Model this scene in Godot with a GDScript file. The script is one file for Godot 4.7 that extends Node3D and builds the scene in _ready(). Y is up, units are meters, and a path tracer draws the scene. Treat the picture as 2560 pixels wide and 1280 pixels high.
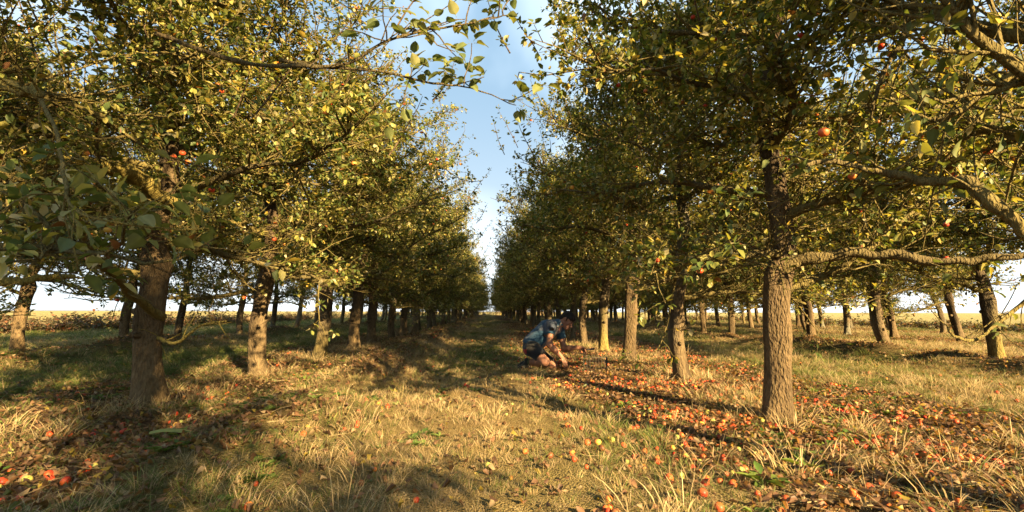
extends Node3D
# An apple orchard in low autumn sun: two long rows, a mown lane, a person gathering windfalls.

# ---------------------------------------------------------------- mesh buffer
class Buf:
	var v := PackedVector3Array()
	var n := PackedVector3Array()
	var c := PackedColorArray()
	var i := PackedInt32Array()
	func mesh(m: Material) -> ArrayMesh:
		var a := []
		a.resize(Mesh.ARRAY_MAX)
		a[Mesh.ARRAY_VERTEX] = v
		a[Mesh.ARRAY_NORMAL] = n
		a[Mesh.ARRAY_COLOR] = c
		a[Mesh.ARRAY_INDEX] = i
		var out := ArrayMesh.new()
		out.add_surface_from_arrays(Mesh.PRIMITIVE_TRIANGLES, a)
		out.surface_set_material(0, m)
		return out
	# a leaf of four triangles, folded along its midrib and bent down at the tip
	func leaf(p: Vector3, d: Vector3, up: Vector3, l: float, w: float, col: Color, fold := 0.3, droop := 0.18) -> void:
		var s := d.cross(up).normalized()
		var u := s.cross(d)
		var b := v.size()
		var f := u * (w * fold)
		v.append(p)
		v.append(p + d * (l * 0.32) - s * w + f)
		v.append(p + d * (l * 0.68) - s * (w * 0.78) + f * 0.6 - u * (l * droop * 0.4))
		v.append(p + d * l - u * (l * droop))
		v.append(p + d * (l * 0.68) + s * (w * 0.78) + f * 0.6 - u * (l * droop * 0.4))
		v.append(p + d * (l * 0.32) + s * w + f)
		var nl := (u + s * fold).normalized()
		var nr := (u - s * fold).normalized()
		n.append(u); n.append(nl); n.append(nl); n.append((u + d * droop).normalized()); n.append(nr); n.append(nr)
		for k in 6:
			c.append(col)
		i.append_array([b, b + 1, b + 2, b, b + 2, b + 3, b, b + 3, b + 4, b, b + 4, b + 5])
	func tube(pts: PackedVector3Array, rad: PackedFloat32Array, sides: int, col: Color, col2: Color, noise: FastNoiseLite = null, amp := 0.0, cap := true) -> void:
		var m := pts.size()
		var side := Vector3.ZERO
		var base := v.size()
		for k in m:
			var d := (pts[mini(k + 1, m - 1)] - pts[maxi(k - 1, 0)]).normalized()
			if k == 0:
				side = d.cross(Vector3(0.31, 0.17, 0.93)).normalized()
			side = (side - d * side.dot(d)).normalized()
			var o := side.cross(d)
			for j in sides:
				var a := TAU * j / sides
				var e := side * cos(a) + o * sin(a)
				var r := rad[k]
				var t := 0.5
				if noise:
					var q := pts[k] + e * r
					t = noise.get_noise_3d(q.x * 9.0, q.y * 3.5, q.z * 9.0)
					r *= 1.0 + amp * t + amp * 0.6 * noise.get_noise_3d(q.x * 30.0, q.y * 9.0, q.z * 30.0)
					t = 0.5 + noise.get_noise_3d(q.x * 14.0 + 40.0, q.y * 10.0, q.z * 14.0)
				v.append(pts[k] + e * r)
				n.append(e)
				c.append(col.lerp(col2, clampf(t, 0.0, 1.0)))
		for k in m - 1:
			for j in sides:
				var a := base + k * sides + j
				var b := base + k * sides + (j + 1) % sides
				i.append_array([a, b, a + sides, b, b + sides, a + sides])
		if cap:
			var z := v.size()
			v.append(pts[m - 1] + (pts[m - 1] - pts[m - 2]).normalized() * rad[m - 1] * 0.5)
			n.append((pts[m - 1] - pts[m - 2]).normalized())
			c.append(col)
			for j in sides:
				i.append_array([base + (m - 1) * sides + j, base + (m - 1) * sides + (j + 1) % sides, z])
	func fix_normals() -> void:      # smooth normals from the faces
		for k in n.size():
			n[k] = Vector3.ZERO
		for t in i.size() / 3:
			var a := i[t * 3]
			var b := i[t * 3 + 1]
			var d := i[t * 3 + 2]
			var f := (v[d] - v[a]).cross(v[b] - v[a])
			n[a] += f; n[b] += f; n[d] += f
		for k in n.size():
			n[k] = n[k].normalized()

var rng := RandomNumberGenerator.new()
var nz := FastNoiseLite.new()
var names := {}
var M := {}
var variants := []
var SUN_AZ := 34.0
var SUN_EL := 20.0

func rf(a: float, b: float) -> float:
	return rng.randf_range(a, b)
func lin(r: float, g: float, b: float) -> Color:
	return Color(r, g, b)
func srgb(r: float, g: float, b: float) -> Color:      # a linear base colour as the sRGB value that albedo_color takes
	return Color(r, g, b).linear_to_srgb()
func numbered(s: String) -> String:
	var k: int = names.get(s, -1) + 1
	names[s] = k
	return s if k == 0 else "%s_%03d" % [s, k]
func tag(o: Node3D, label: String, category: String, group := "") -> Node3D:
	o.set_meta("label", label)
	o.set_meta("category", category)
	if group:
		o.set_meta("group", group)
	return o
func node(called: String, at: Vector3, turn := 0.0) -> Node3D:
	var o := Node3D.new()
	o.name = numbered(called)
	o.position = at
	o.rotation.y = turn
	add_child(o)
	return o
func part(called: String, mesh: Mesh, parent: Node3D, m: Material = null) -> MeshInstance3D:
	var o := MeshInstance3D.new()
	o.name = numbered(called) if parent == self else called
	o.mesh = mesh
	if m:
		o.material_override = m
	parent.add_child(o, true)
	return o
func scatter(called: String, mesh: Mesh, where: Array[Transform3D], cols: PackedColorArray, parent: Node3D = self) -> MultiMeshInstance3D:
	var mm := MultiMesh.new()
	mm.transform_format = MultiMesh.TRANSFORM_3D
	mm.use_colors = true
	mm.mesh = mesh
	mm.instance_count = where.size()
	for k in where.size():
		mm.set_instance_transform(k, where[k])
		mm.set_instance_color(k, cols[k])
	var o := MultiMeshInstance3D.new()
	o.name = numbered(called) if parent == self else called
	o.multimesh = mm
	o.set_meta("kind", "stuff")
	parent.add_child(o, true)
	return o

# ---------------------------------------------------------------- materials
func noise_tex(freq: float, ramp: Array, octaves := 5, seed_ := 1, size := 512, kind := FastNoiseLite.TYPE_SIMPLEX_SMOOTH) -> NoiseTexture2D:
	var f := FastNoiseLite.new()
	f.noise_type = kind
	f.frequency = freq
	f.fractal_octaves = octaves
	f.seed = seed_
	var t := NoiseTexture2D.new()
	t.width = size
	t.height = size
	t.seamless = true
	t.noise = f
	if ramp.size():
		var g := Gradient.new()
		var off := PackedFloat32Array()
		var cs := PackedColorArray()
		for k in ramp.size():
			off.append(float(k) / (ramp.size() - 1))
			cs.append(ramp[k])
		g.offsets = off
		g.colors = cs
		t.color_ramp = g
	return t

func build_materials() -> void:
	var m := StandardMaterial3D.new()
	m.vertex_color_use_as_albedo = true
	m.roughness = 0.92
	m.metallic_specular = 0.25
	m.uv1_triplanar = true
	m.uv1_scale = Vector3(3.0, 0.9, 3.0)
	m.albedo_texture = noise_tex(0.02, [srgb(0.32, 0.3, 0.28), srgb(0.62, 0.6, 0.56), srgb(0.9, 0.88, 0.82), srgb(1, 1, 1)], 6, 4)
	m.heightmap_enabled = true
	m.heightmap_scale = 3.0
	m.heightmap_texture = noise_tex(0.03, [], 6, 9)
	M.bark = m
	m = StandardMaterial3D.new()
	m.vertex_color_use_as_albedo = true
	m.roughness = 0.9
	m.metallic_specular = 0.25
	M.twig = m
	m = StandardMaterial3D.new()
	m.vertex_color_use_as_albedo = true
	m.roughness = 0.52
	m.metallic_specular = 0.4
	m.backlight_enabled = true
	m.backlight = srgb(0.95, 0.84, 0.34)
	M.leaf = m
	m = StandardMaterial3D.new()
	m.vertex_color_use_as_albedo = true
	m.roughness = 0.75
	m.metallic_specular = 0.25
	m.backlight_enabled = true
	m.backlight = srgb(0.5, 0.44, 0.26)
	M.grass = m
	m = StandardMaterial3D.new()
	m.vertex_color_use_as_albedo = true
	m.roughness = 0.45
	m.metallic_specular = 0.35
	M.apple = m
	m = StandardMaterial3D.new()
	m.vertex_color_use_as_albedo = true
	m.roughness = 0.95
	m.metallic_specular = 0.15
	m.uv1_triplanar = true
	m.uv1_world_triplanar = true
	m.uv1_scale = Vector3(1.3, 1.3, 1.3)
	m.albedo_texture = noise_tex(0.035, [srgb(0.25, 0.22, 0.2), srgb(0.6, 0.56, 0.5), srgb(0.8, 0.76, 0.7), srgb(1, 1, 1)], 6, 21, 1024)
	m.heightmap_enabled = true
	m.heightmap_scale = 3.0
	m.heightmap_texture = noise_tex(0.045, [], 6, 33, 1024)
	M.ground = m

func plain(r: float, g: float, b: float, rough := 0.85) -> StandardMaterial3D:
	var m := StandardMaterial3D.new()
	m.albedo_color = srgb(r, g, b)
	m.roughness = rough
	m.metallic_specular = 0.3
	return m

# ---------------------------------------------------------------- ground
const ROWS := [-9.1, -3.2, 2.5, 8.6, 14.0, 19.5]
func ridge(x: float, z: float) -> float:             # swept windrows of leaves and prunings beside the rows
	var out := 0.0
	for rx in [-1.58, -7.5, 7.5]:
		var w: float = rx + 0.18 * nz.get_noise_2d(z * 5.0, rx * 40.0)
		var a := (x - w) / 0.42
		if absf(a) < 2.5:
			out = maxf(out, exp(-a * a) * clampf(0.62 + 0.9 * nz.get_noise_2d(z * 16.0 + 31.0, rx * 70.0), 0.0, 1.0))
	return out
func litter(x: float, z: float) -> float:            # 0 grass .. 1 bare litter of the strip under a row
	var best := 0.0
	for rx in ROWS:
		var half := (1.75 if rx > 0.0 else 1.4) if absf(rx) < 4.0 else 1.2
		var a: float = absf(x - rx + 0.5 * nz.get_noise_2d(x * 6.0, z * 9.0) * 1.2)
		best = maxf(best, smoothstep(half + 0.35, half - 0.35, a))
	best *= smoothstep(-0.42, 0.12, nz.get_noise_2d(x * 14.0 + 90.0, z * 14.0) + 0.25)
	if z > -0.5 + 130.0:
		best = 0.0
	return maxf(best, ridge(x, z))
func height(x: float, z: float) -> float:
	var near := clampf(1.0 - z / 60.0, 0.15, 1.0)
	return ridge(x, z) * 0.34 + near * (0.035 * nz.get_noise_2d(x * 22.0, z * 22.0) + 0.03 * nz.get_noise_2d(x * 70.0, z * 70.0))
func green(x: float, z: float) -> float:
	var g := 0.33 + 0.95 * nz.get_noise_2d(x * 11.0 - 60.0, z * 7.0)
	if x < -4.4:
		g += 0.55
	if x < 0.3 and x > -3.4 and z < 3.6:
		g += 0.14
	if x > 4.4 and x < 7.4:
		g += 0.28
	if z > 9.0 and absf(x + 0.4) < 0.5:
		g += 0.25
	return clampf(g, 0.0, 1.0)

func build_ground() -> void:
	var xs := PackedFloat32Array()
	var zs := PackedFloat32Array()
	for k in 26:
		xs.append(-9.2 - pow((26 - k) / 26.0, 3.0) * 780.0 - (26 - k) * 0.5)
	for k in 205:
		xs.append(-9.2 + k * 0.0902)
	for k in 26:
		xs.append(9.2 + pow((k + 1) / 26.0, 3.0) * 780.0 + (k + 1) * 0.5)
	for k in 10:
		zs.append(-30.0 + k * 2.9)
	var zz := -1.0
	while zz < 900.0:
		zs.append(zz)
		zz += maxf(0.07, 0.02 * zz)
	var b := Buf.new()
	for z in zs:
		for x in xs:
			b.v.append(Vector3(x, height(x, z), -z))
			b.n.append(Vector3.UP)
			var l := litter(x, z)
			var g := green(x, z)
			var col := lin(0.3, 0.225, 0.105).lerp(lin(0.1, 0.13, 0.035), g).lerp(lin(0.13, 0.085, 0.048), l)
			if x < -18.5 or x > 23.0 or z > 124.0:
				col = lin(0.42, 0.37, 0.16)         # the stubble fields beyond the hedges
			b.c.append(col)
	var w := xs.size()
	for r in zs.size() - 1:
		for q in w - 1:
			var a := r * w + q
			b.i.append_array([a, a + w, a + 1, a + 1, a + w, a + w + 1])
	b.fix_normals()
	var o := part("ground", b.mesh(M.ground), self)
	o.set_meta("kind", "structure")

# ---------------------------------------------------------------- trees
func leaf_color() -> Color:
	var t := rng.randf()
	var c: Color
	if t < 0.34:
		c = lin(0.09, 0.126, 0.034)
	elif t < 0.66:
		c = lin(0.2, 0.21, 0.05)
	elif t < 0.86:
		c = lin(0.34, 0.305, 0.085)
	elif t < 0.955:
		c = lin(0.42, 0.37, 0.19)
	elif t < 0.985:
		c = lin(0.36, 0.25, 0.04)
	else:
		c = lin(0.18, 0.08, 0.03)
	var k := rf(0.8, 1.2)
	return Color(c.r * k, c.g * k, c.b * k)

func envelope(dir: Vector3, h: float, vr: Dictionary) -> float:
	var a := Vector2(dir.x, dir.z).normalized()
	var r := 1.0 / sqrt(a.x * a.x / (vr.rx * vr.rx) + a.y * a.y / (vr.rz * vr.rz))
	var t: float = clampf((h - 1.1) / (vr.top - 1.1), 0.0, 1.0)
	return r * (0.86 + 0.14 * smoothstep(0.0, 0.2, t)) * sqrt(clampf(1.0 - pow(maxf(t - 0.3, 0.0) / 0.72, 2.8), 0.05, 1.0))

func twig_leaves(cr: Buf, p: Vector3, d: Vector3, count: int) -> void:
	for q in count:
		var a := rf(0.0, TAU)
		var s := d.cross(Vector3(0.2, 0.9, 0.37)).normalized()
		var o := s.cross(d)
		var e := (s * cos(a) + o * sin(a) + d * rf(0.1, 1.0) + Vector3(0, rf(-0.35, 0.15), 0)).normalized()
		var up := (Vector3(rf(-0.8, 0.8), 1.0, rf(-0.8, 0.8))).normalized()
		var l := rf(0.038, 0.067)
		cr.leaf(p + e * rf(0.008, 0.03), e, up, l, l * rf(0.26, 0.34), leaf_color(), rf(0.1, 0.5), rf(0.05, 0.35))

func wiggle(a: Vector3, d: Vector3, l: float, segs: int, bend: float, lift: float) -> PackedVector3Array:
	var out := PackedVector3Array([a])
	var p := a
	var q := d
	for k in segs:
		q = (q + Vector3(rf(-bend, bend), rf(-bend, bend) + lift, rf(-bend, bend))).normalized()
		p += q * (l / segs)
		out.append(p)
	return out
func taper(r0: float, r1: float, m: int) -> PackedFloat32Array:
	var out := PackedFloat32Array()
	for k in m:
		out.append(lerpf(r0, r1, float(k) / (m - 1)))
	return out

func make_variant(seed_: int) -> Dictionary:
	rng.seed = seed_ * 977 + 5
	var vr := {"rx": rf(2.55, 2.85), "rz": rf(1.1, 1.32), "top": rf(5.5, 6.1)}
	var bark_a := lin(0.07, 0.05, 0.032).lerp(lin(0.09, 0.075, 0.052), rng.randf())
	var bark_b := lin(0.2, 0.132, 0.062).lerp(lin(0.16, 0.14, 0.09), rng.randf())
	# trunk and leader
	var tk := Buf.new()
	var pts := PackedVector3Array()
	var rad := PackedFloat32Array()
	var lean := Vector3(rf(-0.04, 0.04), 0, rf(-0.05, 0.05))
	var curve := Vector3(rf(-0.07, 0.07), 0, rf(-0.07, 0.07))
	var r0 := rf(0.084, 0.1) if seed_ != 1 else 0.106
	var wob := rf(0.0, 10.0)
	for k in 46:
		var y := -0.12 + k * 0.105
		var s := y / 4.6
		var p := lean * y + curve * sin(y * 2.2) + Vector3(0.16 * nz.get_noise_2d(y * 30.0 + wob * 50.0, 3.0), 0, 0.16 * nz.get_noise_2d(y * 30.0 + wob * 50.0, 90.0)) * smoothstep(0.4, 2.5, y)
		pts.append(p + Vector3(0, y, 0))
		var r := r0 * (1.0 + 0.3 * exp(-maxf(y, 0.0) / 0.15))
		r *= 1.0 + 0.16 * nz.get_noise_2d(y * 60.0, wob * 90.0) + 0.12 * exp(-pow((y - 1.05 - wob * 0.02) / 0.13, 2.0))
		r *= 1.0 - 0.12 * clampf(y / 1.3, 0, 1)
		if y > 1.3:
			r *= lerpf(1.0, 0.16, clampf((y - 1.3) / 3.3, 0, 1))
		rad.append(r)
	var fine := PackedVector3Array()
	var fine_r := PackedFloat32Array()
	for k in 45:
		for q in 3:
			fine.append(pts[k].lerp(pts[k + 1], q / 3.0))
			fine_r.append(lerpf(rad[k], rad[k + 1], q / 3.0))
	tk.tube(fine, fine_r, 36, bark_a, bark_b, nz, 0.27)
	var lich := lin(0.27, 0.215, 0.06) if seed_ % 2 == 0 else lin(0.2, 0.2, 0.15)
	for k in tk.v.size():                        # root buttresses and burls
		var q := tk.v[k]
		var ax := fine[mini(k / 36, fine.size() - 1)]
		var e := Vector3(q.x - ax.x, 0, q.z - ax.z)
		var a := atan2(e.z, e.x)
		var f := 0.22 * sin(a * 4.0 + wob + 0.6 * sin(a)) * exp(-maxf(q.y, 0.0) / 0.13) + 0.1 * sin(a * 3.0 + q.y * 2.4 + wob) * clampf(q.y * 2.0, 0.0, 1.0)
		f += 0.28 * exp(-((q.y - 0.85 - 0.05 * wob) ** 2) / 0.012) * exp(-pow(angle_difference(a, wob), 2.0) / 0.35)
		tk.v[k] = q + e * f
	for k in tk.v.size():                        # yellow and grey lichen in patches, darker cracks
		var q := tk.v[k]
		var a := nz.get_noise_3d(q.x * 26.0 + wob * 9.0, q.y * 12.0, q.z * 26.0)
		tk.c[k] = tk.c[k].lerp(lich, smoothstep(0.12, 0.4, a) * 0.75)
		tk.c[k] = tk.c[k].lerp(lin(0.035, 0.026, 0.018), smoothstep(0.1, 0.42, nz.get_noise_3d(q.x * 70.0, q.y * 11.0 + 50.0, q.z * 70.0)) * 0.8)
	tk.fix_normals()
	# a few old pruning knots
	for k in 4:
		var y := rf(0.5, 1.5)
		var c := pts[int((y + 0.12) / 0.105)]
		var a := rf(0, TAU)
		var e := Vector3(cos(a), 0.1, sin(a))
		tk.tube(PackedVector3Array([c + e * 0.07, c + e * (rad[8] + 0.012), c + e * (rad[8] + 0.03)]), PackedFloat32Array([0.045, 0.032, 0.014]), 9, bark_a, bark_b, nz, 0.3)
	var br := Buf.new()
	var cr := Buf.new()
	var ap := Buf.new()
	var moss := lin(0.2, 0.165, 0.045)
	var grey := lin(0.1, 0.085, 0.05)
	var tips := []
	var n_sc := 22
	for k in n_sc:
		var hgt := lerpf(1.28, vr.top - 1.0, pow(float(k) / (n_sc - 1), 0.95)) + rf(-0.08, 0.08)
		var az := k * 2.39996 + rf(-0.35, 0.35)
		var t := float(k) / n_sc
		var dir := Vector3(cos(az), lerpf(0.3, 1.0, t * t) + rf(-0.1, 0.12), sin(az)).normalized()
		var org := pts[clampi(int((hgt + 0.12) / 0.105), 0, 45)]
		var l := envelope(dir, hgt + 0.35, vr) * rf(0.82, 1.02)
		var sc := wiggle(org, dir, l, 8, 0.27, 0.02 if t > 0.4 else -0.03)
		for m in range(1, 9):
			sc[m].y = maxf(sc[m].y, 1.08 + 0.03 * (m % 3))
		var sr := lerpf(0.041, 0.022, t) * rf(0.8, 1.2)
		var sr8 := taper(sr * 0.88, 0.007, 9)
		for m in 9:
			sr8[m] *= rf(0.85, 1.2)
		br.tube(sc, sr8, 7, grey, moss, nz, 0.3)
		for m in range(1, 9):
			var subs := 4 if m < 8 else 5
			for s in subs:
				var p := sc[m].lerp(sc[m - 1], rng.randf())
				var along := (sc[m] - sc[m - 1]).normalized()
				var e := (along * rf(0.2, 0.9) + Vector3(rf(-1, 1), rf(-0.55, 0.85), rf(-1, 1))).normalized()
				var sl := rf(0.35, 0.85) * (1.0 if m > 2 else 0.75)
				var outer := Vector3(p.x / vr.rx, 0, p.z / vr.rz).length()
				var sec := wiggle(p, e, sl, 4, 0.3, 0.04)
				var top_here: float = sec[4].y
				if top_here < 1.06 and rng.randf() < 0.85:
					continue
				br.tube(sec, taper(0.0105, 0.0035, 5), 4, grey, moss, null, 0.0, false)
				var leafy := clampf(outer * 1.1 + (p.y - 1.8) * 0.3 + 0.1, 0.08, 1.0)
				for w in 6:
					var tt := (w + rng.randf()) / 6.0
					var f := tt * 4.0
					var q := int(minf(f, 3.0))
					var tp := sec[q].lerp(sec[q + 1], f - q)
					var te := ((sec[q + 1] - sec[q]).normalized() * 0.5 + Vector3(rf(-1, 1), rf(-0.5, 0.9), rf(-1, 1))).normalized()
					var tl := rf(0.08, 0.3)
					var tw := wiggle(tp, te, tl, 2, 0.35, 0.04)
					br.tube(tw, taper(0.0042, 0.002, 3), 3, grey, moss, null, 0.0, false)
					if rng.randf() < leafy:
						twig_leaves(cr, tw[1], te, 2)
						twig_leaves(cr, tw[2], te, rng.randi_range(6, 9))
						if rng.randf() < 0.018:
							tips.append(tw[2])
	# upright shoots over the top and sides
	for k in 34:
		var az := rf(0, TAU)
		var hgt: float = rf(2.6, vr.top)
		var dir := Vector3(cos(az), 0, sin(az))
		var p := dir * envelope(dir, hgt, vr) * rf(0.55, 0.95) + Vector3(0, hgt - 0.35, 0)
		var sh := wiggle(p, (dir * 0.45 + Vector3(0, rf(0.5, 1.1), 0)).normalized(), rf(0.5, 0.95), 5, 0.12, 0.05)
		br.tube(sh, taper(0.008, 0.002, 6), 4, grey, lin(0.16, 0.1, 0.06), null, 0.0, false)
		for q in 5:
			for s in 3:
				twig_leaves(cr, sh[q].lerp(sh[q + 1], rng.randf()), (sh[q + 1] - sh[q]).normalized(), 2)
	vr.tips = tips
	for tp in tips:
		add_apple(ap, tp + Vector3(0, -0.04, 0), rf(0.019, 0.026), rng.randi() % 4, 7, 5)
	vr.trunk = tk.mesh(M.bark)
	vr.branches = br.mesh(M.bark)
	vr.crown = cr.mesh(M.leaf)
	vr.apples = ap.mesh(M.apple)
	vr.n = cr.i.size() / 12
	return vr

const APPLE := [[0.36, 0.03, 0.015, 0.44, 0.11, 0.028], [0.4, 0.06, 0.02, 0.47, 0.17, 0.035], [0.32, 0.03, 0.014, 0.4, 0.075, 0.025], [0.46, 0.29, 0.05, 0.44, 0.13, 0.035], [0.27, 0.3, 0.08, 0.4, 0.35, 0.08], [0.13, 0.05, 0.02, 0.2, 0.09, 0.03]]
func add_apple(b: Buf, at: Vector3, r: float, kind: int, sides := 12, rings := 8, turn := Basis()) -> void:
	var base := b.v.size()
	var k: Array = APPLE[kind]
	var ca := lin(k[0], k[1], k[2])
	var cb := lin(k[3], k[4], k[5])
	for q in rings + 1:
		var t := PI * q / rings
		var rr := sin(t) * (1.0 + 0.08 * cos(t))
		var y := cos(t) * 0.88 - 0.28 * exp(-pow(sin(t) / 0.28, 2.0)) * signf(cos(t)) * (1.0 if q < rings / 2 else 0.6)
		for j in sides:
			var a := TAU * j / sides
			var e := turn * Vector3(cos(a) * rr, y, sin(a) * rr)
			b.v.append(at + e * r)
			b.n.append((turn * Vector3(cos(a) * sin(t), cos(t), sin(a) * sin(t))).normalized())
			b.c.append(ca.lerp(cb, clampf(0.5 + 0.55 * cos(a + 0.7) + 0.25 * cos(t) + 0.12 * sin(j * 12.9 + q * 4.1), 0, 1)))
	for q in rings:
		for j in sides:
			var a := base + q * sides + j
			var c := base + q * sides + (j + 1) % sides
			b.i.append_array([a, a + sides, c, c, a + sides, c + sides])

func tree_at(at: Vector3, k: int, turn: float, lean: Vector2, s: Vector3, label: String, group := "") -> Node3D:
	var vr: Dictionary = variants[k % variants.size()]
	var o := node("apple_tree", at, 0.0)
	o.transform.basis = Basis(Vector3(0, 0, -1), lean.x) * Basis(Vector3(1, 0, 0), lean.y) * Basis(Vector3.UP, turn) * Basis.from_scale(s)
	part("trunk", vr.trunk, o)
	part("branches", vr.branches, o).set_meta("kind", "stuff")
	part("crown", vr.crown, o)
	part("apples", vr.apples, o).set_meta("kind", "stuff")
	tag(o, label, "apple tree", group)
	return o

# the limbs nearest the camera, with their leaves one by one
var big_leaves := []
func limb(tree: Node3D, path: Array, r0: float, r1: float, twigs: int, leaves: int, lichen := 0.5, called := "limb", leaf_from := 0.2) -> void:
	var pts := PackedVector3Array()
	var inv := tree.transform.affine_inverse()
	var m := path.size()
	for k in m - 1:                               # Catmull-Rom through the points
		var a: Vector3 = path[maxi(k - 1, 0)]
		var b: Vector3 = path[k]
		var c: Vector3 = path[k + 1]
		var d: Vector3 = path[mini(k + 2, m - 1)]
		for q in 5:
			pts.append(inv * (b.cubic_interpolate(c, a, d, q / 5.0) + Vector3(rf(-1, 1), rf(-1, 1), rf(-1, 1)) * r0 * 0.3))
	pts.append(inv * path[m - 1])
	var bb := Buf.new()
	var rad := taper(r0, r1, pts.size())
	for k in rad.size():
		rad[k] *= rf(0.82, 1.2)
	var dark := lin(0.085, 0.068, 0.045)
	var moss := lin(0.27, 0.22, 0.055)
	bb.tube(pts, rad, 9, dark.lerp(moss, lichen * 0.5), dark.lerp(moss, minf(lichen * 1.5, 1.0)), nz, 0.4)
	bb.fix_normals()
	var spots := []
	for k in twigs:
		var q := rng.randi_range(int(pts.size() * 0.12), pts.size() - 2)
		var along := (pts[q + 1] - pts[q]).normalized()
		var e := (along * 0.6 + Vector3(rf(-1, 1), rf(-0.7, 1.0), rf(-1, 1))).normalized()
		var tw := wiggle(pts[q], e, rf(0.1, 0.34), 4, 0.35, 0.02)
		bb.tube(tw, taper(minf(r0 * 0.3, 0.007), 0.0022, 5), 5, dark.lerp(moss, lichen * 0.6), dark.lerp(moss, lichen), null, 0.0, true)
		if float(q) / pts.size() > leaf_from:
			spots.append([tw[4], (tw[4] - tw[3]).normalized()])
			spots.append([tw[2], (tw[3] - tw[2]).normalized()])
	spots.append([pts[pts.size() - 1], (pts[pts.size() - 1] - pts[pts.size() - 2]).normalized()])
	var o := part(called, bb.mesh(M.bark), tree)
	for k in leaves:
		var sp: Array = spots[k % spots.size()]
		var d: Vector3 = sp[1]
		var e := (d * rf(0.1, 0.9) + Vector3(rf(-1, 1), rf(-0.7, 0.5), rf(-1, 1))).normalized()
		var up := (Vector3(rf(-0.7, 0.7), 1.0, rf(-0.7, 0.7))).normalized()
		var side := e.cross(up).normalized()
		var l := part("leaf", big_leaves[rng.randi() % big_leaves.size()], o)
		var s := rf(0.8, 1.15)
		l.transform = Transform3D(Basis(side, side.cross(e), -e) * Basis.from_scale(Vector3.ONE * s), sp[0] + e * 0.012)

func make_big_leaves() -> void:
	for k in 6:
		var b := Buf.new()
		var col: Color = [lin(0.1, 0.13, 0.04), lin(0.14, 0.16, 0.05), lin(0.2, 0.2, 0.07), lin(0.09, 0.12, 0.045), lin(0.16, 0.18, 0.06), lin(0.12, 0.15, 0.05)][k]
		var l := 0.072
		var w := 0.024
		var rows := 6
		for r in rows + 1:                        # a pointed oval blade, folded, bent and wavy at its edge
			var t := float(r) / rows
			var half := w * pow(sin(PI * pow(t, 0.8)), 0.75) + 0.0005
			for q in 5:
				var s := (q - 2) / 2.0
				b.v.append(Vector3(s * half, absf(s) * half * 0.35 - 0.02 * t * t + 0.0025 * sin(r * 2.1 + k + q * 1.7) * absf(s) + 0.0, -(0.016 + t * l)))
				b.n.append(Vector3.UP)
				var mid := 1.25 if q == 2 else rf(0.88, 1.08)
				b.c.append(Color(col.r * mid, col.g * mid, col.b * mid))
		for r in rows:
			for q in 4:
				var a := r * 5 + q
				b.i.append_array([a, a + 5, a + 1, a + 1, a + 5, a + 6])
		b.fix_normals()
		b.tube(PackedVector3Array([Vector3.ZERO, Vector3(0, 0.002, -0.009), Vector3(0, 0, -0.018)]), PackedFloat32Array([0.0011, 0.0009, 0.0009]), 4, lin(0.2, 0.2, 0.06), lin(0.2, 0.2, 0.06))
		big_leaves.append(b.mesh(M.leaf))

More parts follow.
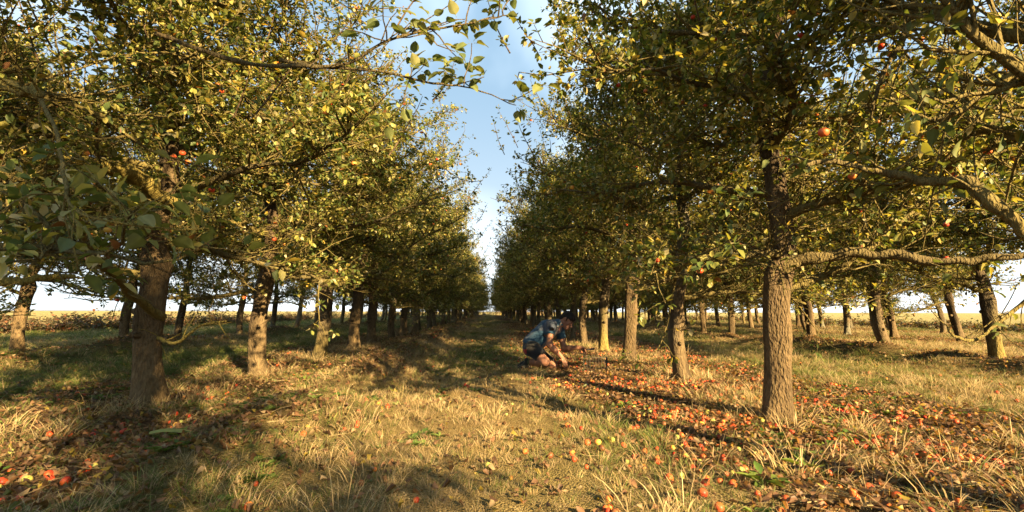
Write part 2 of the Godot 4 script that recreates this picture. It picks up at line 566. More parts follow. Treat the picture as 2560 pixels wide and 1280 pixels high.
func build_trees() -> void:
	for k in 6:
		variants.append(make_variant(k))
	make_big_leaves()
	rng.seed = 4242
	var ords := ["nearest", "second", "third", "fourth", "fifth", "sixth", "seventh", "eighth", "ninth", "tenth"]
	var spec := [
		["left", -3.2, [2.6, 4.66, 6.51, 8.67, 10.93, 12.82, 15.28, 17.2, 19.0, 21.3, 23.3], 116.0, 1, "row left of the lane"],
		["right", 2.5, [-3.6, 1.7, 3.73, 5.91, 8.2, 10.2, 12.2, 14.2, 17.0, 19.0], 118.0, 2, "row right of the lane"],
		["outer left", -9.1, [7.3, 9.31, 11.86, 13.9, 17.0, 19.6, 22.0], 84.0, 1, "outer left row"],
		["outer right", 8.6, [5.4, 7.45, 9.5, 12.1, 14.1, 15.9], 92.0, 1, "second right row"],
		["third right", 14.0, [13.2, 15.3, 17.6, 19.9], 66.0, 0, "third right row"],
		["fourth right", 19.5, [19.0, 21.5, 24.0], 56.0, 0, "field-side right row"]]
	for s in spec:
		var zs: Array = s[2].duplicate()
		while zs[-1] < s[3]:
			zs.append(zs[-1] + rf(1.9, 2.25))
		for k in zs.size():
			var z: float = zs[k]
			var first: int = s[4]
			var x: float = s[1] + rf(-0.12, 0.12)
			if s[0] == "left" and k == 1:
				x = -3.26
			if s[0] == "right" and k == 2:
				x = 2.34
			var lean := Vector2(rf(-0.04, 0.04), rf(-0.03, 0.03))
			if absf(s[1]) > 5.0:
				lean.x += -signf(s[1]) * rf(0.03, 0.14)
			elif z > 5.0 and z < 20.0:
				lean.x += 0.05 if s[1] < 0.0 else rf(-0.04, 0.02)
			var turn := (PI if rng.randf() < 0.5 else 0.0) + rf(-0.2, 0.2)
			var sc := rf(0.9, 1.08)
			var label := ""
			var group := "apple trees in the %s" % s[5]
			var n := k - first
			var look := "straight" if absf(lean.x) < 0.045 else ("left-leaning" if lean.x < 0.0 else "right-leaning")
			if n < 0:
				label = "apple tree beside the camera, trunk unseen, %s before the %s" % [["last", "second last", "third last"][-n - 1], s[5]]
			elif n < 20:
				label = "%s apple tree with the %s trunk in the %s" % [look, ORD[n], s[5]]
			else:
				label = "distant apple tree beyond the twentieth trunk of the %s" % s[5]
			var vk := rng.randi() % 6
			if s[0] == "right" and k == 1:
				vk = 2
				turn = PI + 0.15
			if s[0] == "right" and k == 2:
				vk = 1
			if s[0] == "right" and k > 1 and k < 8:
				lean.x = rf(0.015, 0.05)
			var wide := Vector3(sc * (1.14 if s[0] == "left" else (0.8 if s[0] == "right" and k < 2 else 1.0)), sc * rf(0.95, 1.1), sc)
			if k < 2 and s[0] == "right":
				wide *= Vector3(0.95, 1.0, 0.78)
			if k == 0 and s[0] == "left":
				wide *= Vector3(1.0, 1.0, 0.8)
			var o := tree_at(Vector3(x, height(x, z) - 0.02, -z), vk, turn, lean, wide, label, group)
			o.set_meta("row", s[0])
			hero["%s %d" % [s[0], k]] = o
var hero := {}

func build_limbs() -> void:
	rng.seed = 909
	var l0: Node3D = hero["left 0"]
	var l1: Node3D = hero["left 1"]
	var r0: Node3D = hero["right 1"]
	var r1: Node3D = hero["right 2"]
	limb(l0, [Vector3(-2.9, 1.7, -2.2), Vector3(-2.26, 1.83, -2.0), Vector3(-1.96, 1.78, -1.9), Vector3(-1.83, 1.74, -1.85)], 0.036, 0.019, 7, 3, 0.9)
	limb(l0, [Vector3(-1.87, 1.75, -1.87), Vector3(-1.67, 1.55, -1.75), Vector3(-1.53, 1.36, -1.65), Vector3(-1.46, 1.25, -1.6)], 0.011, 0.008, 7, 5, 0.6)
	limb(l0, [Vector3(-1.46, 1.25, -1.6), Vector3(-1.32, 1.18, -1.5), Vector3(-1.2, 1.15, -1.5), Vector3(-1.11, 1.15, -1.6), Vector3(-1.04, 1.17, -1.7)], 0.0065, 0.003, 14, 34, 0.8, "leafy_limb", 0.0)
	limb(l1, [Vector3(-3.23, 1.95, -4.6), Vector3(-3.29, 2.09, -4.2), Vector3(-3.32, 2.09, -3.9), Vector3(-3.37, 2.03, -3.6), Vector3(-3.44, 1.97, -3.4)], 0.062, 0.035, 6, 10, 0.8)
	limb(l0, [Vector3(-3.2, 0.95, -2.6), Vector3(-2.75, 1.01, -2.6), Vector3(-2.54, 1.03, -2.6), Vector3(-2.45, 1.06, -2.65), Vector3(-2.37, 1.06, -2.7)], 0.032, 0.012, 5, 4, 1.0)
	limb(l1, [Vector3(-3.2, 0.8, -4.62), Vector3(-3.11, 1.01, -4.1), Vector3(-2.95, 1.14, -3.7), Vector3(-2.75, 1.21, -3.3), Vector3(-2.59, 1.32, -3.0), Vector3(-2.41, 1.44, -2.7)], 0.035, 0.008, 16, 46, 0.5, "leafy_limb", 0.3)
	limb(l0, [Vector3(-1.95, 2.46, -2.55), Vector3(-1.49, 2.33, -2.6), Vector3(-1.03, 2.2, -2.4), Vector3(-0.78, 2.2, -2.35), Vector3(-0.6, 2.28, -2.3), Vector3(-0.38, 2.33, -2.25), Vector3(-0.09, 2.36, -2.2), Vector3(0.07, 2.4, -2.2)], 0.0145, 0.003, 22, 62, 0.15, "leafy_limb", 0.45)
	limb(l0, [Vector3(-1.21, 2.29, -2.5), Vector3(-0.95, 2.2, -2.4), Vector3(-0.65, 2.16, -2.35), Vector3(-0.32, 2.07, -2.3), Vector3(-0.11, 2.02, -2.25), Vector3(0.12, 1.91, -2.2)], 0.011, 0.0025, 20, 58, 0.15, "leafy_limb", 0.45)
	limb(r1, [Vector3(2.34, 1.1, -3.73), Vector3(2.5, 1.28, -3.62), Vector3(2.73, 1.33, -3.5), Vector3(2.99, 1.31, -3.35), Vector3(3.3, 1.25, -3.15), Vector3(3.6, 1.26, -2.95), Vector3(4.0, 1.35, -2.75)], 0.058, 0.022, 14, 8, 0.3)
	limb(r0, [Vector3(2.5, 0.98, -1.7), Vector3(2.32, 1.1, -1.72), Vector3(2.19, 1.21, -1.75), Vector3(2.06, 1.4, -1.8), Vector3(2.03, 1.45, -1.9), Vector3(1.87, 1.54, -2.05), Vector3(1.64, 1.61, -2.1), Vector3(1.45, 1.57, -2.1)], 0.042, 0.006, 22, 44, 0.4, "leafy_limb", 0.35)
	limb(r0, [Vector3(2.98, 1.05, -2.3), Vector3(2.91, 0.9, -2.4), Vector3(2.79, 0.82, -2.4), Vector3(2.59, 0.73, -2.35), Vector3(2.42, 0.75, -2.3), Vector3(2.38, 0.81, -2.3)], 0.012, 0.005, 9, 6, 0.5)
	limb(r0, [Vector3(2.6, 2.2, -1.7), Vector3(2.29, 1.94, -1.75), Vector3(2.11, 1.79, -1.8), Vector3(1.97, 1.72, -1.85), Vector3(1.88, 1.79, -1.9)], 0.022, 0.007, 12, 20, 0.5, "leafy_limb", 0.3)
	limb(r1, [Vector3(2.9, 3.2, -2.7), Vector3(2.55, 2.61, -2.5), Vector3(2.35, 2.34, -2.45), Vector3(2.22, 2.14, -2.4), Vector3(2.17, 1.97, -2.4)], 0.019, 0.006, 12, 18, 0.3, "leafy_limb", 0.3)
	limb(l1, [Vector3(-3.26, 0.62, -4.66), Vector3(-3.09, 0.6, -4.5), Vector3(-2.83, 0.58, -4.3), Vector3(-2.57, 0.74, -4.2), Vector3(-2.35, 0.78, -4.2)], 0.017, 0.006, 7, 0, 1.0)

# ---------------------------------------------------------------- grass, litter, fruit on the ground
func blade(b: Buf, p: Vector3, d: Vector3, l: float, w: float, bend: float, ca: Color, cb: Color) -> void:
	var side := Vector3(rf(-1, 1), 0, rf(-1, 1)).normalized()
	var dir := d
	var q := p
	var base := b.v.size()
	var hor := Vector3(d.x, 0, d.z)
	hor = hor.normalized() if hor.length() > 0.01 else Vector3.RIGHT
	for k in 3:
		var t := k / 3.0
		var nn := dir.cross(side).normalized()
		for s in [-1.0, 1.0]:
			b.v.append(q + side * (w * s * (1.0 - t * 0.55)))
			b.n.append(nn)
			b.c.append(ca.lerp(cb, t))
		q += dir * (l / 3.0)
		dir = (dir + hor * bend - Vector3(0, bend * 0.8, 0)).normalized()
	b.v.append(q)
	b.n.append(dir.cross(side).normalized())
	b.c.append(cb)
	b.i.append_array([base, base + 1, base + 2, base + 1, base + 3, base + 2, base + 2, base + 3, base + 4, base + 3, base + 5, base + 4, base + 4, base + 5, base + 6])

func tuft(kind: int) -> ArrayMesh:
	var b := Buf.new()
	for k in (22 if kind < 4 else 18):
		var a := rf(0, TAU)
		var out := Vector3(cos(a), 0, sin(a))
		var p := out * sqrt(rng.randf()) * 0.07
		var t := rng.randf()
		if kind < 4 and rng.randf() < 0.16:      # green shoots among the straw
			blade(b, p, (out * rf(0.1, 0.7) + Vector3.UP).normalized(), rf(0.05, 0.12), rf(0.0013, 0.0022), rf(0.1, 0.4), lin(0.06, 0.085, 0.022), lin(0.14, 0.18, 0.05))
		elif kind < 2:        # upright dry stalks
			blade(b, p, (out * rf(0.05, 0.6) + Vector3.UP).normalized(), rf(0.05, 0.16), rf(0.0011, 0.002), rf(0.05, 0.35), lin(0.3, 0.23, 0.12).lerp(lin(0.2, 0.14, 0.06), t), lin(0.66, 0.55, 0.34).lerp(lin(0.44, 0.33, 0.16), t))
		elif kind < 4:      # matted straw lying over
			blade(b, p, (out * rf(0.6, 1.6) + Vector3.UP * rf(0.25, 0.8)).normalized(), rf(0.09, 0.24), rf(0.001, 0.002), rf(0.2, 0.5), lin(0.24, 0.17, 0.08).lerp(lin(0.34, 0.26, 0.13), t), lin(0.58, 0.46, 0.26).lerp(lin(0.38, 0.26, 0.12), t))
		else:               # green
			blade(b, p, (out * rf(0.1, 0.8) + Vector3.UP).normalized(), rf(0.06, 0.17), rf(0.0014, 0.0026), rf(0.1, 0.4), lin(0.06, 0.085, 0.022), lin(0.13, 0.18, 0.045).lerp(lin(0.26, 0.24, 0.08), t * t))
	return b.mesh(M.grass)

func build_grass() -> void:
	rng.seed = 77
	var meshes := []
	var where := []
	var cols := []
	for k in 6:
		meshes.append(tuft(k))
		var a: Array[Transform3D] = []
		where.append(a)
		cols.append(PackedColorArray())
	var bands := [[1.2, 3.5, 210.0, 0.85], [3.5, 7.0, 130.0, 1.0], [7.0, 13.0, 60.0, 1.2], [13.0, 24.0, 24.0, 1.5], [24.0, 45.0, 7.0, 2.0], [45.0, 122.0, 0.9, 2.4]]
	for bd in bands:
		var half: float = bd[1] * 1.2 + 0.6
		var x0 := maxf(-half, -18.0)
		var x1 := minf(half, 23.0)
		var n := int((x1 - x0) * (bd[1] - bd[0]) * bd[2])
		for k in n:
			var x := rf(x0, x1)
			var z := rf(bd[0], bd[1])
			var l := litter(x, z)
			if rng.randf() < minf(l, 0.85) * (0.72 if x > 0.0 else 0.58) or absf(x) > z * 1.2 + 0.7:
				continue
			var g := green(x, z)
			var pick := rng.randf()
			var kind := rng.randi_range(4, 5) if pick < g * 0.85 - 0.08 else (rng.randi_range(0, 1) if rng.randf() < 0.5 else rng.randi_range(2, 3))
			var patch := 0.8 + 0.6 * nz.get_noise_2d(x * 40.0 + 7.0, z * 40.0)
			var s: float = bd[3] * rf(0.65, 1.2) * (0.38 + 0.55 * patch)
			if absf(x + 0.15) < 0.75:
				s *= 0.75
			if l > 0.4:
				s *= 0.8
				if kind < 2 and rng.randf() < 0.6:
					kind += 2
			var t := Transform3D(Basis(Vector3.UP, rf(0, TAU)) * Basis.from_scale(Vector3(s * 1.1, s, s * 1.1)), Vector3(x, height(x, z) - 0.006, -z))
			where[kind].append(t)
			var v := rf(0.75, 1.2)
			cols[kind].append(Color(v, v * rf(0.94, 1.02), v * rf(0.85, 1.05)))
	for q in 900:
		var x := rf(-5.0, 6.0)
		var z := rf(1.5, 14.0)
		if q < 500:
			x = [-3.2, 2.45][q % 2] + rf(-0.5, 0.5)
			z = [1.7, 3.73, 4.66, 5.91, 6.51, 8.2, 8.67, 10.2, 10.93, 12.2][rng.randi() % 10] + rf(-0.5, 0.5)
		elif q < 640:
			x = rf(1.6, 4.2)
			z = rf(1.6, 3.0)
		var kk := rng.randi_range(0, 3)
		var s := rf(0.8, 1.5)
		where[kk].append(Transform3D(Basis(Vector3.UP, rf(0, TAU)) * Basis.from_scale(Vector3(s * 1.2, s * rf(0.8, 1.1), s * 1.2)), Vector3(x, height(x, z) - 0.005, -z)))
		var v := rf(0.85, 1.2)
		cols[kk].append(Color(v, v * 0.98, v * 0.95))
	for k in 6:
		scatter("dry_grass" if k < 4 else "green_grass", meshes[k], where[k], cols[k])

func build_litter() -> void:
	rng.seed = 78
	for k in 3:
		var b := Buf.new()
		b.leaf(Vector3(-0.03, 0.004, 0), Vector3.RIGHT, Vector3.UP, 0.06, 0.019, Color(1, 1, 1), [0.5, -0.5, 1.0][k], [0.3, -0.3, 0.7][k])
		var w: Array[Transform3D] = []
		var c := PackedColorArray()
		for bd in [[1.2, 3.5, 330.0], [3.5, 8.0, 170.0], [8.0, 16.0, 85.0], [16.0, 34.0, 18.0]]:
			var half: float = bd[1] * 1.2 + 0.6
			for q in int(half * 2.0 * (bd[1] - bd[0]) * bd[2]):
				var x := rf(-half, half)
				var z := rf(bd[0], bd[1])
				if absf(x) > z * 1.2 + 0.7 or rng.randf() > litter(x, z) + 0.13:
					continue
				var s := rf(0.35, 0.8) * (1.0 + z * 0.03)
				w.append(Transform3D(Basis(Vector3.UP, rf(0, TAU)) * Basis(Vector3.RIGHT, rf(-0.7, 0.7)) * Basis(Vector3.BACK, rf(-0.6, 0.6)) * Basis.from_scale(Vector3(s, s, s)), Vector3(x, height(x, z) + rf(0.0, 0.03), -z)))
				var t := rng.randf()
				var col := lin(0.09, 0.052, 0.03).lerp(lin(0.29, 0.16, 0.08), rng.randf()) if t < 0.8 else (lin(0.36, 0.26, 0.14) if t < 0.92 else (lin(0.3, 0.22, 0.04) if t < 0.96 else lin(0.12, 0.14, 0.05)))
				c.append(col)
		scatter("leaf_litter", b.mesh(M.leaf), w, c)
	# broken twigs
	var b := Buf.new()
	b.tube(PackedVector3Array([Vector3(-0.12, 0.005, 0), Vector3(-0.04, 0.012, 0.01), Vector3(0.05, 0.008, -0.008), Vector3(0.13, 0.016, 0.006)]), PackedFloat32Array([0.0028, 0.0024, 0.002, 0.001]), 5, lin(0.13, 0.095, 0.06), lin(0.2, 0.16, 0.08), nz, 0.2)
	var w: Array[Transform3D] = []
	var c := PackedColorArray()
	for q in 3800:
		var z := 1.3 + pow(rng.randf(), 1.6) * 16.0
		var x := rf(-1.2, 1.2) * z
		if rng.randf() > litter(x, z):
			continue
		var s := rf(0.3, 1.0)
		w.append(Transform3D(Basis(Vector3.UP, rf(0, TAU)) * Basis(Vector3.BACK, rf(-0.25, 0.25)) * Basis.from_scale(Vector3(s, s, s)), Vector3(x, height(x, z) + 0.01, -z)))
		c.append(Color(1, 1, 1) * rf(0.7, 1.3))
	scatter("fallen_twigs", b.mesh(M.twig), w, c)

func place_name(x: float, z: float) -> String:
	if x < -1.0:
		if z < 3.2:
			return "in the left foreground"
		return "around the nearest left trunk" if z < 5.5 else "under the left row farther back"
	if x < 0.5:
		return "in the near grass lane" if z < 4.0 else "in the lane beside the person"
	if x < 1.6:
		return "in litter at the lane edge" if z < 3.4 else "in litter before the kneeling person"
	if z < 3.2:
		return "in litter before the nearest right trunk"
	return "beside the nearest right trunk" if z < 5.5 else "under the right row farther back"
const ORD := ["nearest", "second nearest", "third nearest", "fourth nearest", "fifth nearest", "sixth nearest", "seventh nearest", "eighth nearest", "ninth nearest", "tenth nearest", "eleventh nearest", "twelfth nearest", "thirteenth nearest", "fourteenth nearest", "fifteenth nearest", "sixteenth nearest", "seventeenth nearest", "eighteenth nearest", "nineteenth nearest", "twentieth nearest"]
var counted := {}

func build_fruit() -> void:
	rng.seed = 313
	var meshes := []
	for k in 6:
		var b := Buf.new()
		add_apple(b, Vector3.ZERO, 0.0255, k, 14, 10)
		b.tube(PackedVector3Array([Vector3(0, 0.016, 0), Vector3(0.001, 0.025, 0.001), Vector3(0.005, 0.034, 0.002)]), PackedFloat32Array([0.0012, 0.001, 0.0014]), 4, lin(0.1, 0.06, 0.03), lin(0.1, 0.06, 0.03))
		meshes.append(b.mesh(M.apple))
	var look := ["red-and-yellow", "orange", "dark red", "red-cheeked yellow", "pale green", "rotting brown"]
	var spots := []
	var tries := 0
	while spots.size() < 2500 and tries < 60000:
		tries += 1
		var z := 1.35 + pow(rng.randf(), 1.15) * 24.0
		var x := rf(-1.2, 1.2) * (z + 0.4)
		if x < -6.0 or x > 7.0:
			continue
		var l := litter(x, z)
		var dens := 0.05 + 0.6 * l * smoothstep(-0.05, 0.42, nz.get_noise_2d(x * 34.0, z * 34.0 + 400.0))
		dens *= 2.1 if x > 0.45 and x < 4.2 else 0.3
		dens *= 1.0 - 0.7 * ridge(x, z)
		if rng.randf() > dens:
			continue
		var s := rf(0.5, 0.94)
		spots.append([x, z, s])
	spots.sort_custom(func(a, b): return a[1] < b[1])
	var rest_w := []
	var rest_c := []
	for k in 6:
		var a: Array[Transform3D] = []
		rest_w.append(a)
		rest_c.append(PackedColorArray())
	for k in spots.size():
		var x: float = spots[k][0]
		var z: float = spots[k][1]
		var s: float = spots[k][2]
		var t := rng.randf()
		var kind := 0 if t < 0.35 else (1 if t < 0.47 else (2 if t < 0.76 else (3 if t < 0.82 else (4 if t < 0.88 else 5))))
		var xf := Transform3D(Basis.from_euler(Vector3(rf(-1.4, 1.4), rf(0, TAU), rf(-1.4, 1.4))) * Basis.from_scale(Vector3(s, s * rf(0.88, 1.0), s)), Vector3(x, height(x, z) + 0.013 * s, -z))
		if k < 300:
			var o := part("fallen_apple", meshes[kind], self)
			o.transform = xf
			var kin := "%s windfall apples %s" % [look[kind], place_name(x, z)]
			var q: int = counted.get(kin, 0)
			counted[kin] = q + 1
			tag(o, "%s of the %s" % [ORD[q] if q < 20 else "farther one", kin], "apple", kin)
		else:
			rest_w[kind].append(xf)
			rest_c[kind].append(Color(1, 1, 1) * rf(0.8, 1.1))
	for k in 6:
		scatter("windfall_apples", meshes[k], rest_w[k], rest_c[k])
	# apples still on the nearest trees
	var hung := [[1.63, 1.75, 2.08, 0, 1.0, "large red apple hanging over the leafy limb at upper right"], [2.29, 1.73, 2.71, 1, 1.0, "orange apple below the large red one on the right-hand limb"], [-2.63, 3.32, 4.41, 1, 1.0, "lone orange apple high in the near left crown"],
		[-3.67, 2.71, 3.92, 3, 1.0, "yellow apple beside the thick lit limb at far upper left"], [-2.84, 1.71, 3.21, 2, 1.0, "dark red apple beside the hanging grey branch on the left"], [-2.4, 1.9, 3.92, 2, 1.0, "dark red apple at the end of a curved stalk in the left crown"],
		[-2.67, 2.22, 3.92, 1, 1.0, "upper orange apple of the trio in the left crown"], [-2.62, 2.14, 3.92, 1, 0.9, "lower orange apple of the trio in the left crown"], [-2.73, 2.18, 3.9, 1, 0.9, "left orange apple of the trio in the left crown"],
		[-2.5, 1.19, 2.94, 1, 1.0, "orange and red apple under the big leaves above the nearest left trunk"], [-2.3, 1.35, 2.8, 3, 0.8, "small yellow apple among the big leaves at lower left"],
		[4.64, 1.42, 4.41, 2, 1.0, "red apple above the long arching limb at far right"], [4.25, 2.58, 3.92, 2, 1.0, "dark red apple high at far right above the forked limb"], [3.88, 3.23, 5.04, 1, 1.0, "orange apple left of the upper right fork"],
		[2.3, 2.85, 3.92, 0, 1.0, "red and yellow apple in the sunlit right crown above the nearest trunk"], [2.2, 2.8, 3.95, 1, 0.9, "small orange apple touching the red and yellow one in the right crown"], [2.8, 3.36, 5.04, 0, 1.0, "red apple at the top of the right crown near the picture edge"],
		[2.88, 3.96, 4.41, 2, 1.0, "dark red apple at the very top of the right crown"], [4.06, 2.86, 4.41, 1, 1.0, "orange apple in the middle of the far right crown"], [3.69, 3.03, 2.94, 3, 1.1, "large yellow apple in the top right corner"],
		[-2.38, 1.65, 5.04, 1, 1.0, "orange apple in the left crown just above the second trunk"], [-1.8, 1.96, 6.6, 3, 1.0, "yellow apple on the lane side of the left row"], [1.81, 3.47, 5.04, 1, 1.0, "orange apple on the lane side of the right crown"],
		[4.32, 4.15, 4.41, 2, 1.0, "red apple at the top edge near the right corner"], [-3.78, 1.58, 4.41, 1, 0.9, "orange apple behind the big leaves at the left edge"], [4.68, 1.77, 4.41, 2, 1.0, "red apple low in the crown at far right"]]
	for a in hung:
		var o := part("hanging_apple", meshes[a[3]], self)
		var s: float = a[4]
		o.transform = Transform3D(Basis.from_euler(Vector3(rf(-0.3, 0.3), rf(0, TAU), rf(-0.3, 0.3))) * Basis.from_scale(Vector3(s, s, s)), Vector3(a[0], a[1], -a[2]))
		tag(o, a[5], "apple", "apples hanging on the nearest trees")

# ---------------------------------------------------------------- hedges and weeds
func hedge(called: String, a: Vector3, b: Vector3, h: float, depth: float, label: String, tint: Color, stems: int) -> void:
	var o := node(called, a)
	var st := Buf.new()
	var lf := Buf.new()
	var d := b - a
	for k in stems:
		var t := rng.randf()
		var p := d * t + Vector3(rf(-depth, depth), 0, rf(-depth, depth)) * 0.5
		var hh := h * (0.55 + 0.6 * clampf(0.5 + nz.get_noise_2d(t * d.length() * 25.0, a.x), 0, 1))
		var sh := wiggle(p, Vector3(rf(-0.7, 0.7), 1, rf(-0.7, 0.7)).normalized(), hh * rf(0.7, 1.25), 4, 0.3, -0.02)
		st.tube(sh, taper(0.012, 0.004, 5), 4, lin(0.12, 0.085, 0.05), lin(0.2, 0.14, 0.08), null, 0.0, false)
		for q in 26:
			var f := rf(0.3, 4.0)
			var i := int(minf(f, 3.0))
			var pos := sh[i].lerp(sh[i + 1], f - i) + Vector3(rf(-1, 1), rf(-1, 1), rf(-1, 1)) * 0.13
			var e := Vector3(rf(-1, 1), rf(-0.6, 0.6), rf(-1, 1)).normalized()
			var l := rf(0.07, 0.15)
			var c := tint.lerp(lin(0.07, 0.085, 0.03), rng.randf() * 0.9)
			if rng.randf() < 0.15:
				c = lin(0.24, 0.1, 0.045)
			lf.leaf(pos, e, Vector3(rf(-0.8, 0.8), 1, rf(-0.8, 0.8)).normalized(), l, l * 0.36, c)
	part("stems", st.mesh(M.twig), o).set_meta("kind", "stuff")
	part("foliage", lf.mesh(M.leaf), o).set_meta("kind", "stuff")
	tag(o, label, "hedge")

func build_hedges() -> void:
	rng.seed = 55
	hedge("bramble_hedge", Vector3(-17.6, 0, -8), Vector3(-17.6, 0, -45), 0.72, 1.5, "low brown and green bramble hedge along the left field, seen behind the outer left row", lin(0.15, 0.09, 0.055), 800)
	hedge("bramble_hedge", Vector3(-17.6, 0, -45), Vector3(-17.0, 0, -118), 0.9, 1.5, "farther stretch of low hedge behind the left rows, towards the end of the lane", lin(0.12, 0.09, 0.05), 520)
	hedge("grassy_bank_hedge", Vector3(23.4, 0, -14), Vector3(23.4, 0, -60), 0.5, 1.6, "low scrubby hedge bank along the bright field at the far right", lin(0.16, 0.12, 0.06), 760)
	hedge("end_hedge", Vector3(-15.0, 0, -122), Vector3(18.0, 0, -122), 2.3, 2.5, "reddish brown hedge closing the far end of the grass lane", lin(0.2, 0.1, 0.05), 620)

func weed(at: Vector3, size: float, leaves: int, label: String) -> void:
	var o := node("broadleaf_weed", at)
	for k in leaves:
		var a := rf(0, TAU)
		var out := Vector3(cos(a), 0, sin(a))
		var b := Buf.new()
		var up := rf(0.35, 1.3)
		var col := lin(0.08, 0.15, 0.03).lerp(lin(0.19, 0.24, 0.05), rng.randf())
		var l := size * rf(0.35, 0.75)
		var d := (out + Vector3(0, up, 0)).normalized()
		var p := out * 0.012
		b.tube(PackedVector3Array([p, p + d * l * 0.18, p + d * l * 0.36]), PackedFloat32Array([0.002, 0.0017, 0.0012]), 4, col, col)
		var nn := (Vector3.UP - d * d.y).normalized()
		b.leaf(p + d * l * 0.3, (d - Vector3(0, 0.25, 0)).normalized(), nn, l * 0.75, l * rf(0.13, 0.2), col, 0.35, rf(0.1, 0.4))
		part("leaf", b.mesh(M.leaf), o)
	tag(o, label, "weed", "green weeds on the orchard floor")

func build_weeds() -> void:
	rng.seed = 66
	var list := [[1.35, 2.3, 0.2, 14, "large green dock clump in the litter at lower right, right of centre"], [1.75, 2.55, 0.22, 12, "broad green weed between the lower right clump and the nearest right trunk"], [1.05, 3.9, 0.14, 10, "small upright weed among the apples ahead of the camera on the right"],
		[1.25, 4.3, 0.16, 10, "pale green thistle-like weed in the litter left of the nearest right trunk"], [-1.9, 6.3, 0.2, 16, "bright green weed patch at the foot of the leaf mound on the left"], [-2.3, 5.9, 0.16, 12, "bright green weed beside the mound, nearer the left row"],
		[-2.1, 4.6, 0.15, 12, "green weed among the apples right of the nearest left trunk"], [-1.9, 3.8, 0.16, 12, "dark green clump among apples between mound and left foreground"], [-1.95, 3.1, 0.15, 10, "green weed beside the pale fallen leaf on the left"], [-2.55, 2.6, 0.16, 10, "green weed at the lower left edge"],
		[3.6, 5.0, 0.14, 10, "green weed in the grass right of the nearest right trunk"], [2.2, 3.0, 0.13, 8, "low green weed just in front of the nearest right trunk"], [0.9, 2.2, 0.1, 8, "single small weed close to the camera in the litter"], [-2.75, 4.4, 0.13, 9, "small green weed at the base of the nearest left trunk"]]
	for w in list:
		weed(Vector3(w[0], height(w[0], w[1]), -w[1]), w[2], w[3], w[4])
	# low seedlings and clover nobody could count
	var lb := Buf.new()
	for k in 11:
		var a := rf(0, TAU)
		var out := Vector3(cos(a), 0, sin(a))
		lb.leaf(out * rf(0.0, 0.03), (out + Vector3(0, rf(0.15, 0.9), 0)).normalized(), (Vector3.UP + out * -0.4).normalized(), rf(0.03, 0.065), rf(0.008, 0.015), lin(0.07, 0.14, 0.03).lerp(lin(0.17, 0.22, 0.05), rng.randf()), 0.3, 0.3)
	var w2: Array[Transform3D] = []
	var c2 := PackedColorArray()
	for q in 5200:
		var z := 1.4 + pow(rng.randf(), 1.4) * 14.0
		var x := rf(-1.15, 1.15) * (z + 0.3)
		if nz.get_noise_2d(x * 30.0 + 300.0, z * 30.0) < 0.2:
			continue
		var s := rf(0.5, 1.35)
		w2.append(Transform3D(Basis(Vector3.UP, rf(0, TAU)) * Basis.from_scale(Vector3(s, s, s)), Vector3(x, height(x, z), -z)))
		c2.append(Color(1, 1, 1) * rf(0.75, 1.2))
	scatter("low_green_weeds", lb.mesh(M.leaf), w2, c2)
	# the pale piece lying on the left
	var b := Buf.new()
	for r in 9:
		var t := r / 8.0
		var half := 0.034 * pow(sin(PI * clampf(t * 0.92 + 0.05, 0, 1)), 0.6)
		for q in 5:
			var s := (q - 2) / 2.0
			b.v.append(Vector3(-0.13 + t * 0.26, 0.02 + 0.012 * sin(t * 5.0) + 0.014 * (1.0 - s * s), s * half))
			b.n.append(Vector3.UP)
			b.c.append(lin(0.34, 0.38, 0.12).lerp(lin(0.45, 0.42, 0.16), rng.randf() * 0.6 + (0.3 if q == 2 else 0.0)))
	for r in 8:
		for q in 4:
			var a := r * 5 + q
			b.i.append_array([a, a + 1, a + 5, a + 1, a + 6, a + 5])
	b.fix_normals()
	var o := part("fallen_dock_leaf", b.mesh(M.leaf), self)
	o.transform = Transform3D(Basis(Vector3.UP, 0.35), Vector3(-2.0, height(-2.0, 3.1) + 0.02, -3.1))
	tag(o, "long pale yellow-green leaf lying flat on the litter at left", "leaf")

